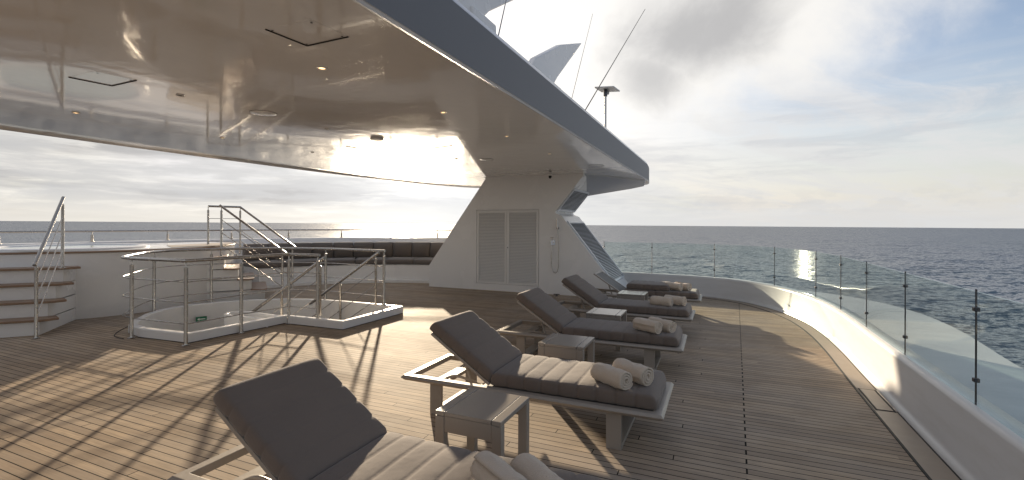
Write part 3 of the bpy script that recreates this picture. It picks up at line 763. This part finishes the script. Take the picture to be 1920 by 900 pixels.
# ------------------------------------------------------------------ stairwell
stw = empty('stairwell', (-7, 5.5, 0), label='white coaming and well of the stairs going down through the deck', cat='stairwell')
def wallring(name, out, inn, z0, z1, m, parent, bevel=0):
    bm = bmesh.new(); n = len(out)
    R4 = [[bm.verts.new((x, y, z)) for x, y in P] for P, z in ((out, z0), (out, z1), (inn, z1), (inn, z0))]
    for k in range(3):
        A, C = R4[k], R4[k + 1]
        for j in range(n): bm.faces.new((A[j], A[(j + 1) % n], C[(j + 1) % n], C[j]))
    return fin(name, bm, m, parent, bevel=bevel)
def refine(pts):  # smooth the curved left end only
    return pts
rel(wallring('coaming', C_OUT, C_IN, .012, .13, 'gelcoat', stw, bevel=.018), stw)
rel(wallring('base_gap', inset_poly(C_OUT, .008), inset_poly(C_OUT, .03), 0.0, .013, 'dark_gap', stw), stw)
bm = bmesh.new(); n = len(C_IN)
A = [bm.verts.new((x, y, .06)) for x, y in inset_poly(C_OUT, .098)]; C = [bm.verts.new((x, y, -2.5)) for x, y in inset_poly(C_OUT, .098)]
for j in range(n): bm.faces.new((A[j], A[(j + 1) % n], C[(j + 1) % n], C[j]))
bm.faces.new(C)
rel(fin('well_wall', bm, 'gelcoat', stw, smooth='auto', angle=30), stw)
# divider block with rounded end between the two arms
db = [(-6.40, 5.18), (-6.40, 5.50), (-7.25, 5.56), (-7.40, 5.52), (-7.48, 5.42), (-7.48, 5.30), (-7.40, 5.20), (-7.25, 5.16)]
rel(wallring('divider', db, inset_poly(db, .055), -.9, .128, 'gelcoat', stw, bevel=.012), stw)
bm = bmesh.new(); add_poly(bm, inset_poly(db, .05), -.9, .02); rel(fin('divider_top', bm, 'gelcoat', stw), stw)
for i in range(9):
    x = -5.55 - .26 * i; z = -.22 * (i + 1)
    bm = bmesh.new(); add_box(bm, x - .27, x, 5.66, 6.92, z - .03, z); rel(fin('tread', bm, 'teak_tread', stw, bevel=.006), stw)
    bm = bmesh.new(); add_box(bm, x - .262, x - .24, 5.66, 6.92, z - .22, z - .032); rel(fin('riser', bm, 'gelcoat', stw), stw)
# exit sign on the inner wall
es_ = empty('exit_sign', (-8.60, 5.62, -.13), rz=R(70), label='small green running-arrow exit sign inside the stairwell', cat='sign')
es_.rotation_euler = (0, 0, math.atan2(-(-8.6) * .0 + 1, .45))
bm = bmesh.new(); add_box(bm, -.085, .085, -.004, .004, -.043, .043); fin('plate', bm, 'exit_green', es_, bevel=.002)
bm = bmesh.new()
def flat(bm, pts, y):
    bm.faces.new([bm.verts.new((x, y, z)) for x, z in pts])
flat(bm, [(-.065, 0), (-.03, .025), (-.03, .009), (.06, .009), (.06, -.009), (-.03, -.009), (-.03, -.025)], -.0062)
fin('arrow', bm, 'exit_white', es_)

# railing round the opening
sr = empty('stairwell_railing', (-7, 5.5, 0), label='curved stainless railing with three thin mid rails around the stairwell opening', cat='railing')
RP = [(-5.70, 5.56), (-6.30, 5.52), (-6.38, 4.75), (-6.40, 3.98), (-7.45, 3.93), (-7.85, 4.0), (-8.16, 4.25), (-8.55, 4.58), (-8.92, 5.0), (-9.02, 5.5), (-8.72, 6.15), (-8.3, 6.62), (-7.75, 6.93), (-7.1, 7.08), (-6.4, 7.06), (-5.58, 6.98)]
crv = smooth_path([(x, y) for x, y in RP[4:]], 5)
RPs = [Vector(q) for q in RP[:4]] + crv
def railpath(z, off=0): return [(q[0], q[1], z) for q in RPs]
rel(tube('top_rail', railpath(1.11), .024, 'steel', sr, 12), sr)
for z in (.28, .56, .83): rel(tube('mid_rail', railpath(z), .008, 'steel', sr, 8), sr)
def post(bm, x, y, z0, z1, r=.022, foot=True):
    pf = ([(.05, 0), (.05, .008), (r + .004, .012), (r, .03)] if foot else [(r, 0)]) + [(r, z1 - z0 - .075), (r * .5, z1 - z0 - .07), (r * .38, z1 - z0 - .055), (r * .38, z1 - z0)]
    add_lathe(bm, pf, (x, y, z0), 14)
for x, y, z0 in [(-6.40, 3.98, 0), (-7.50, 3.93, 0), (-6.38, 4.75, 0), (-6.31, 5.52, 0), (-5.74, 5.56, 0), (-8.93, 5.02, 0), (-8.82, 5.95, .0), (-7.1, 7.08, 0.0), (-5.60, 6.98, .13)]:
    bm = bmesh.new(); post(bm, x, y, z0, 1.095, .024); rel(fin('post', bm, 'steel', sr, smooth='auto', angle=40), sr)
# sloping handrails down the stairs
def handrail(y, x0, z0, x1, z1, posts_, label):
    t = empty('stair_handrail', (x0, y, 0), label=label, cat='handrail', group='sloping handrails of the stairwell')
    sl = (z1 - z0) / (x1 - x0)
    rel(tube('rail', [(x0 + .02, y, z0 + .0), (x0, y, z0), (x1, y, z1)], .026, 'steel', t, 12), t)
    for d in (.28, .55, .82):
        rel(tube('mid_rail', [(posts_[0], y, z0 - d + sl * (posts_[0] - x0)), (x1 + .2, y, z1 - d + sl * .2)], .006, 'steel', t, 6), t)
    for px in posts_:
        zt = z0 + sl * (px - x0); zb = .13 if px == posts_[0] else zt - 1.05
        bm = bmesh.new(); post(bm, px, y, zb, zt, .021, foot=False); rel(fin('post', bm, 'steel', t, smooth='auto', angle=40), t)
handrail(6.90, -5.66, 1.08, -7.5, -.08, [-5.72, -6.55, -7.4], 'sloping steel handrail on the far side of the stairs going down')
handrail(5.72, -5.78, 1.05, -7.55, -.02, [-5.85, -6.7, -7.45], 'sloping steel handrail on the near side of the stairs going down')
# curved black expansion joint in the deck round the left end of the stairwell
bm = bmesh.new()
jp = smooth_path([(-7.55, 3.86, .003), (-7.80, 3.88, .003), (-8.04, 4.02, .003), (-8.26, 4.22, .003), (-8.46, 4.44, .003)], 5)
add_tube(bm, jp, .006, 6); o = fin('caulk_arc', bm, 'caulk'); tag(o, 'curved black caulk arc in the deck beside the left railing post', 'deck seam')

# ------------------------------------------------------------------ whirlpool platform and its two stairs
PZ = 1.13
wp = empty('whirlpool_platform', (-10.5, 5, 0), label='raised white whirlpool platform with a thin teak rim on the left', cat='whirlpool')
front = smooth_path([(-9.84, 4.20), (-9.62, 4.65), (-9.50, 5.1), (-9.47, 5.6), (-9.50, 6.1), (-9.62, 6.55)], 5)
pf = [(-12.7, 2.2), (-11.75, 1.95), (-11.3, 2.62)] + [tuple(q) for q in front] + [(-10.35, 7.5), (-11.0, 8.0), (-12.0, 7.9)]
bm = bmesh.new(); add_poly(bm, pf, 0, PZ - .035); rel(fin('body', bm, 'gelcoat', wp, smooth='auto', angle=25), wp)
bm = bmesh.new(); add_poly(bm, [tuple(q) for q in inset_poly(pf, -.02)], PZ - .033, PZ - .004); rel(fin('rim', bm, 'teak_tread', wp, bevel=.006), wp)
bm = bmesh.new(); add_poly(bm, inset_poly(pf, .07), PZ - .01, PZ + .004); rel(fin('top', bm, 'gelcoat', wp, smooth='auto', angle=25), wp)
bm = bmesh.new(); add_lathe(bm, [(1.18, .0), (1.18, .03), (1.12, .045), (1.02, .042), (.99, .03), (.98, -.0)], (-11.0, 4.75, PZ + .004), 48); rel(fin('tub_edge', bm, 'gelcoat', wp, smooth='auto', angle=50), wp)
bm = bmesh.new(); add_lathe(bm, [(.99, .020), (.99, .025)], (-11.0, 4.75, PZ + .004), 48); rel(fin('water', bm, 'pool_water', wp), wp)
bm = bmesh.new(); add_poly(bm, [(-9.62, 6.58), (-9.70, 5.75), (-10.6, 6.2), (-11.0, 7.9), (-10.35, 7.45)], PZ + .004, PZ + .012); rel(fin('landing_boards', bm, 'teak_board', wp), wp)

def flight(name, N0, d, w, zs, label, curved=0):
    """N0: inboard end of the top tread's nosing, d: descent direction, w: width vector (away from viewer side)"""
    d = Vector(d).normalized(); wv = Vector(w); st_ = .25
    t = empty(name, (N0[0], N0[1], 0), label=label, cat='steps')
    N = Vector(N0)
    for i, z in enumerate(zs):
        f0 = N + d * (st_ * i); b0 = N - d * .9
        q = [f0, f0 + wv, b0 + wv, b0]
        zb = 0 if i == len(zs) - 1 else zs[i + 1] - .02
        bm = bmesh.new(); add_poly(bm, [(p.x, p.y) for p in [f0 - d * .03, f0 + wv - d * .03, b0 + wv, b0]], max(0, zb) if i < len(zs) - 1 else 0, z - .036)
        rel(fin('riser', bm, 'gelcoat', t), t)
        e_ = wv.normalized() * .09
        a_ = f0 - e_ + d * .015; c_ = f0 + wv + d * .015; bm = bmesh.new()
        P = [(a_ - d * .10 - e_ * 1.2), a_ - d * .02, a_ + e_ * .8, c_, f0 + wv - d * .3, f0 - d * .3 - e_ * 1.0]
        add_poly(bm, [(p.x, p.y) for p in P], z - .034, z)
        rel(fin('tread', bm, 'teak_tread', t, bevel=.007), t)
    return t
flight('platform_steps', (-9.42, 3.98), (.74, -.67), (-.95, -1.05), [.905, .68, .453, .227], 'four teak-topped white steps at the left edge up to the whirlpool')
flight('platform_steps', (-9.36, 6.62), (.61, .79), (-1.0, .77), [.905, .68, .453, .227], 'four teak-topped white steps behind the stairwell down towards the sofa')
def stair_rail(name, bottom, top, zb, zt, label, ext=None, h=1.02):
    t = empty(name, (bottom[0], bottom[1], 0), label=label, cat='handrail')
    B0 = Vector((*bottom, zb + h)); T0 = Vector((*top, zt + h)); dd = (T0 - B0)
    pts = [B0 - dd * .06, T0 + dd * .03] if ext is None else [B0 - dd * .06, T0, Vector((*ext, T0.z))]
    rel(tube('rail', pts, .023, 'steel', t, 12), t)
    for k in (.27, .53, .78):
        rel(tube('mid_rail', [B0 - Vector((0, 0, k)), T0 - Vector((0, 0, k))], .008, 'steel', t, 6), t)
        if ext is not None: rel(tube('mid_rail', [T0 - Vector((0, 0, k)), Vector((*ext, T0.z - k))], .0065, 'steel', t, 6), t)
    for (x, y), z, tp in ((bottom, zb, zb + h), (top, zt, zt + h)) + ((((ext, zt + .23, zt + h)),) if ext is not None else ()):
        bm = bmesh.new(); post(bm, x, y, z, tp - .01, .021); rel(fin('post', bm, 'steel', t, smooth='auto', angle=40), t)
    return t
stair_rail('stair_handrail', (-8.65, 3.37), (-9.30, 3.93), 0, .9, 'steep steel handrail beside the left steps to the whirlpool', h=1.07)
stair_rail('stair_handrail', (-8.64, 7.39), (-9.33, 6.50), 0, .93, 'nearer sloping handrail of the steps between whirlpool and sofa')
t = stair_rail('stair_handrail', (-9.46, 8.38), (-10.12, 7.50), 0, .9, 'farther handrail of the steps between whirlpool and sofa, with a level top part', ext=(-10.28, 6.86), h=1.08)

# ------------------------------------------------------------------ loungers
def cushion(bm, L, W, T, nch, M=None, top_b=.006, seed=0, rnd=.022, dep=.055):
    """quilted pad lying on z=0, x along its length, channels across"""
    per = 12; N = nch * per; rings = []
    def ring_profile(w, t, bul):
        pts = []; hw = w / 2; nw = 10; rr = min(rnd, t * .45)
        # top, left to right
        for i in range(nw + 1):
            s = -1 + 2 * i / nw; pts.append((s * (hw - rr), t + bul * (1 - s ** 4)))
        for a in (60, 30, 0): pts.append((hw - rr + rr * math.cos(R(a)), t - rr + rr * math.sin(R(a))))
        for a in (0, -40, -80): pts.append((hw - rr + rr * math.cos(R(a)), rr + rr * math.sin(R(a))))
        pts += [(0, 0)]
        for a in (-100, -140, -180): pts.append((-hw + rr + rr * math.cos(R(a)), rr + rr * math.sin(R(a))))
        for a in (180, 150, 120): pts.append((-hw + rr + rr * math.cos(R(a)), t - rr + rr * math.sin(R(a))))
        return pts
    for i in range(N + 1):
        x = L * i / N; f = (i % per) / per; gq = abs(math.sin(math.pi * i / per)) ** .30
        if i in (0, N): gq = .55
        end = min(i, N - i) / (per * .35); ef = 1 if end >= 1 else math.sqrt(max(0, 1 - (1 - end) ** 2)) * .35 + .65
        wob = noise.noise(Vector((x * 3.1, seed, 0))) * .004
        t = (T * (1 - dep) + T * dep * gq) * (ef if ef > .6 else .6); wd = W - .022 * (1 - gq) - (.03 * (1 - ef))
        dx_ = 0
        ring = []
        for (y, z) in ring_profile(wd, t + wob, top_b * ef):
            zz = z if z > t * .5 else z + (0 if z > 0.001 else 0)
            zz += noise.noise(Vector((x * 9, y * 9, seed + 5))) * .0022 if z > t * .6 else 0
            p = Vector((x, y, (zz - T / 2) * 1.0 + T / 2))
            ring.append(bm.verts.new(p if M is None else M @ p))
        rings.append(ring)
    k = len(rings[0])
    for A, C in zip(rings, rings[1:]):
        for j in range(k): bm.faces.new((A[j], A[(j + 1) % k], C[(j + 1) % k], C[j]))
    for rg, sg in ((rings[0], -1), (rings[-1], 1)):
        c = sum((v.co for v in rg), Vector()) / k
        inner = [bm.verts.new(c + (v.co - c) * .8 + ((M.to_3x3() if M else Matrix.Identity(3)) @ Vector((sg * .012, 0, 0)))) for v in rg]
        for j in range(k): bm.faces.new((rg[j], rg[(j + 1) % k], inner[(j + 1) % k], inner[j]))
        bm.faces.new(inner)
LW = .78; LL = 2.15; BANG = R(33)
HX = .80   # hinge x in lounger space (head end is x=0)
def bar(bm, a, c, w, h, M=None):
    """bevelled flat bar between two points lying at the same height"""
    a, c = Vector(a), Vector(c); d = (c - a).normalized(); s = d.cross(Vector((0, 0, 1))).normalized()
    vs = []
    up = s.cross(d)
    for p in (a, c):
        for x, z in ((-w / 2, 0), (w / 2, 0), (w / 2, h), (-w / 2, h)): vs.append(bm.verts.new(p + s * x + up * z))
    for f in ((0, 1, 2, 3), (4, 7, 6, 5), (0, 4, 5, 1), (1, 5, 6, 2), (2, 6, 7, 3), (3, 7, 4, 0)): bm.faces.new([vs[i] for i in f])
def make_lounger(folded=False):
    t = empty('sun_lounger')
    # ring frame: mitred flat rails with a knife-shaped outer edge
    bm = bmesh.new(); zt = .315; prof = [(0, zt - .018), (.028, zt - .045), (.075, zt - .045), (.075, zt), (.02, zt)]
    cs = [(0, 0, 1, 1), (LL, 0, -1, 1), (LL, LW, -1, -1), (0, LW, 1, -1)]
    rings = [[bm.verts.new((x + o_ * sx, y + o_ * sy, z)) for o_, z in prof] for x, y, sx, sy in cs]
    for i in range(4):
        A, C = rings[i], rings[(i + 1) % 4]
        for j in range(5): bm.faces.new((A[j], A[(j + 1) % 5], C[(j + 1) % 5], C[j]))
    fin('frame', bm, 'taupe_metal', t, bevel=.004)
    for x in (.31, 1.80):
        bm = bmesh.new(); add_box(bm, x - .055, x + .055, .07, .10, 0.0, .272); add_box(bm, x - .055, x + .055, LW - .10, LW - .07, 0.0, .272)
        add_box(bm, x - .055, x + .055, .101, LW - .101, .0, .03); add_box(bm, x - .055, x + .055, .101, LW - .101, .240, .270)
        fin('leg', bm, 'taupe_metal', t, bevel=.003)
    bm = bmesh.new(); add_box(bm, HX - .02, LL - .085, .085, LW - .085, zt - .028, zt - .012); fin('seat_deck', bm, 'sling_mesh', t)
    bm = bmesh.new(); add_box(bm, HX - .06, HX - .025, .08, LW - .08, zt - .05, zt - .015); fin('cross_bar', bm, 'taupe_metal', t, bevel=.003)
    # backrest panel
    Mb = Matrix.Translation((HX, LW / 2, zt)) @ Matrix.Rotation(math.pi, 4, 'Z') @ Matrix.Rotation(-BANG, 4, 'Y')
    bm = bmesh.new(); BL = .65; hw = .31
    for q in ((0, BL, -hw, -hw + .035), (0, BL, hw - .035, hw), (0, .035, -hw + .035, hw - .035), (BL - .035, BL, -hw + .035, hw - .035)): add_box(bm, q[0], q[1], q[2], q[3], -.005, .02, Mb)
    br = fin('backrest_frame', bm, 'taupe_metal', t, bevel=.003)
    bm = bmesh.new(); add_box(bm, .03, BL - .03, -hw + .03, hw - .03, .002, .012, Mb); fin('sling', bm, 'sling_mesh', br)
    # prop and ratchet arms
    pm = Mb @ Vector((.34, 0, 0)); bm = bmesh.new()
    for y in (.17, LW - .17):
        add_tube(bm, [(pm.x, y, pm.z), (.62, y, zt - .10)], .011, 8)
        add_tube(bm, smooth_path([(.30, y + .03, zt - .06), (.42, y + .03, zt - .01), (.58, y + .03, zt - .03), (.76, y + .03, zt - .09)], 4), .012, 8)
    add_tube(bm, [(.62, .17, zt - .10), (.62, LW - .17, zt - .10)], .011, 8)
    fin('prop_arm', bm, 'taupe_metal', t, smooth='auto')
    CW = .64
    bm = bmesh.new(); cushion(bm, 1.27, CW, .105, 9, Matrix.Translation((HX + .02, LW / 2, zt + .001)), seed=1); fin('seat_cushion', bm, 'taupe_fabric', t, smooth=True)
    bm = bmesh.new()
    if not folded: cushion(bm, .675, CW, .098, 5, Mb @ Matrix.Translation((.015, 0, .022)), seed=2)
    else: cushion(bm, .74, CW, .10, 5, Matrix.Translation((HX + .07, LW / 2 + .02, zt + .112)), seed=3)
    fin('back_cushion', bm, 'taupe_fabric', t, smooth=True)
    return t
LG = 'dark cushioned sun loungers in a row on the teak deck'
L1 = make_lounger(); LX = -2.49
ly = [1.50, 3.32, 5.17, 6.97]
labs = ['nearest sun lounger, its grey-brown back cushion cut off by the lower edge of the picture',
        'second sun lounger from the front, its quilted seat half in sunlight',
        'middle sun lounger of the five, all in shade, with pale metal side table in front',
        'fourth sun lounger, raised back in front of the hand shower']
lo = []
for i, y in enumerate(ly):
    o = L1 if i == 0 else copy_tree(L1)
    o.location = (LX - (.08 if i == 0 else 0), y, 0); o.rotation_euler = (0, 0, R((0, 0, .5, -.6)[i])); tag(o, labs[i], 'sun lounger', LG); lo.append(o)
o = make_lounger(True); o.location = (LX + .05, 8.74, 0); tag(o, 'farthest sun lounger, its bare mesh back raised and its back cushion lying on the seat', 'sun lounger', LG); lo.append(o); ly.append(8.74)

# side tables
def make_table():
    t = empty('side_table'); S = .45; Hh = .45; lw_ = .062
    for x in (0, S - lw_):
        for y in (0, S - .05):
            bm = bmesh.new(); add_box(bm, x, x + lw_, y, y + .05, 0, Hh - .03); fin('leg', bm, 'taupe_metal', t, bevel=.003)
    bm = bmesh.new(); add_box(bm, lw_ + .004, S - lw_ - .004, -.0, S, Hh - .025, Hh); fin('tabletop', bm, 'table_face', t, bevel=.003)
    for x in (0, S - lw_):
        bm = bmesh.new(); add_box(bm, x, x + lw_, 0, S, Hh - .028, Hh); fin('edge_board', bm, 'table_face', t, bevel=.003)
    for y in (.004, S - .018):
        bm = bmesh.new(); add_box(bm, lw_ + .001, S - lw_ - .001, y, y + .014, Hh - .125, Hh - .027); fin('apron', bm, 'taupe_metal', t, bevel=.002)
    return t
T0 = make_table(); tl = ['largest side table, in front of the second sun lounger and partly sunlit', 'side table in shade in front of the middle sun lounger', 'pale-topped side table in front of the fourth sun lounger', 'smallest pale-topped side table, in front of the farthest sun lounger']
for i, (x, y) in enumerate([(-1.61, 2.50), (-1.62, 4.34), (-1.60, 6.06), (-1.58, 8.0)]):
    o = T0 if i == 0 else copy_tree(T0); o.location = (x, y, 0); tag(o, tl[i], 'side table', 'square metal side tables beside the loungers')

# rolled towels
def make_towel(seed):
    rnd = random.Random(seed); L = .30; turns = 3.2; r0 = .012; r1 = .073; th = .0135
    bm = bmesh.new(); NP = 90; NL = 16; rows = []
    for k in range(NL + 1):
        x = -L / 2 + L * k / NL; row = []
        e_ = min(k, NL - k) / 2.0; puff = 1 - .05 * max(0, 1 - e_); cinch = 1 - .06 * math.exp(-((x - .02) / .03) ** 2)
        for side in (1, -1):
            rng = range(NP + 1) if side == 1 else range(NP, -1, -1)
            for i in range(0, NP + 1):
                ii = i if side == 1 else NP - i
                s = ii / NP; a = s * turns * 2 * math.pi + seed; r = r0 + (r1 - r0) * s + side * th / 2 * (1 - .4 * (s > .97))
                r *= puff * cinch
                nz = noise.noise(Vector((math.cos(a) * 2.2, math.sin(a) * 2.2 + seed, x * 16))) * .009 * s + noise.noise(Vector((math.cos(a) * 6, math.sin(a) * 6, x * 60 + seed))) * .0022
                r += nz
                tele = .007 * noise.noise(Vector((s * 6, seed, 0))) + .004 * (1 - s)
                row.append(bm.verts.new((x + (tele if k in (0, NL) else 0) * (1 if k else -1), r * math.cos(a), r * math.sin(a) * .94)))
        rows.append(row)
    n = len(rows[0])
    for A, C in zip(rows, rows[1:]):
        for j in range(n): bm.faces.new((A[j], A[(j + 1) % n], C[(j + 1) % n], C[j]))
    for row, fl in ((rows[0], 1), (rows[-1], 0)):
        for i in range(NP):
            q = (row[i], row[i + 1], row[n - 2 - i], row[n - 1 - i]); bm.faces.new(q if fl else q[::-1])
    o = fin('rolled_towel', bm, 'towel', smooth=True); return o
tw = [make_towel(1.0), make_towel(4.3)]
TG = 'beige towels rolled up in pairs on the loungers'
tlab = [('nearer rolled beige towel at the bottom edge of the picture, on the nearest lounger', 'farther rolled beige towel at the bottom edge of the picture, on the nearest lounger'),
        ('nearer of the two sunlit rolled towels on the second lounger', 'farther of the two sunlit rolled towels on the second lounger'),
        ('nearer rolled towel of the shaded pair on the middle lounger', 'farther rolled towel of the shaded pair on the middle lounger'),
        ('left towel roll of the pair on the fourth lounger', 'right towel roll of the pair on the fourth lounger'),
        ('left towel roll beside the loose cushion on the farthest lounger', 'right towel roll beside the loose cushion on the farthest lounger')]
tp = [((-.87, 1.86, -32), (-.71, 1.93, -36)), ((-.73, 3.50, -33), (-.60, 3.64, -35)), ((-.73, 5.37, -30), (-.60, 5.52, -32)), ((-.78, 7.24, -16), (-.60, 7.33, -22)), ((-.76, 8.99, -28), (-.62, 9.08, -30))]
TZ = .315 + .105 + .012 + .061
for i in range(5):
    for j in range(2):
        x, y, a = tp[i][j]
        if i == 0: o = tw[j]
        else: o = tw[(i + j) % 2].copy(); COL.objects.link(o)
        o.location = (x, y, TZ); o.rotation_euler = (R(17 * i + 40 * j), 0, R(a)); tag(o, tlab[i][j], 'towel', TG)

# ------------------------------------------------------------------ small deck fittings
t = empty('drain_hatch', (1.34, 5.33, 0), label='narrow teak drain hatch with dark gaps beside the right bulwark', cat='hatch')
bm = bmesh.new(); add_box(bm, -.085, .03, -.28, .28, .0055, .0095); fin('cover', bm, 'teak_board', t)
bm = bmesh.new()
for q in ((-.10, -.086, -.30, .30), (.031, .045, -.30, .30), (-.086, .031, .281, .295), (-.086, .031, -.295, -.281)): add_box(bm, q[0], q[1], q[2], q[3], .0055, .0085)
fin('gap', bm, 'dark_gap', t)
bm = bmesh.new(); add_box(bm, .046, .056, -.29, .29, .0055, .012); fin('strip', bm, 'steel', t)
t = empty('deck_cleat', (-3.36, 10.18, 0), label='tiny dark fitting on the deck at the foot of the support wall', cat='fitting')
bm = bmesh.new(); add_lathe(bm, [(.035, 0), (.035, .01), (.012, .014), (.012, .03)], (0, 0, 0), 12); fin('base', bm, 'dark_metal', t, smooth='auto')
tube('bar', [(-.07, 0, .035), (.07, 0, .035)], .009, 'dark_metal', t, 8)
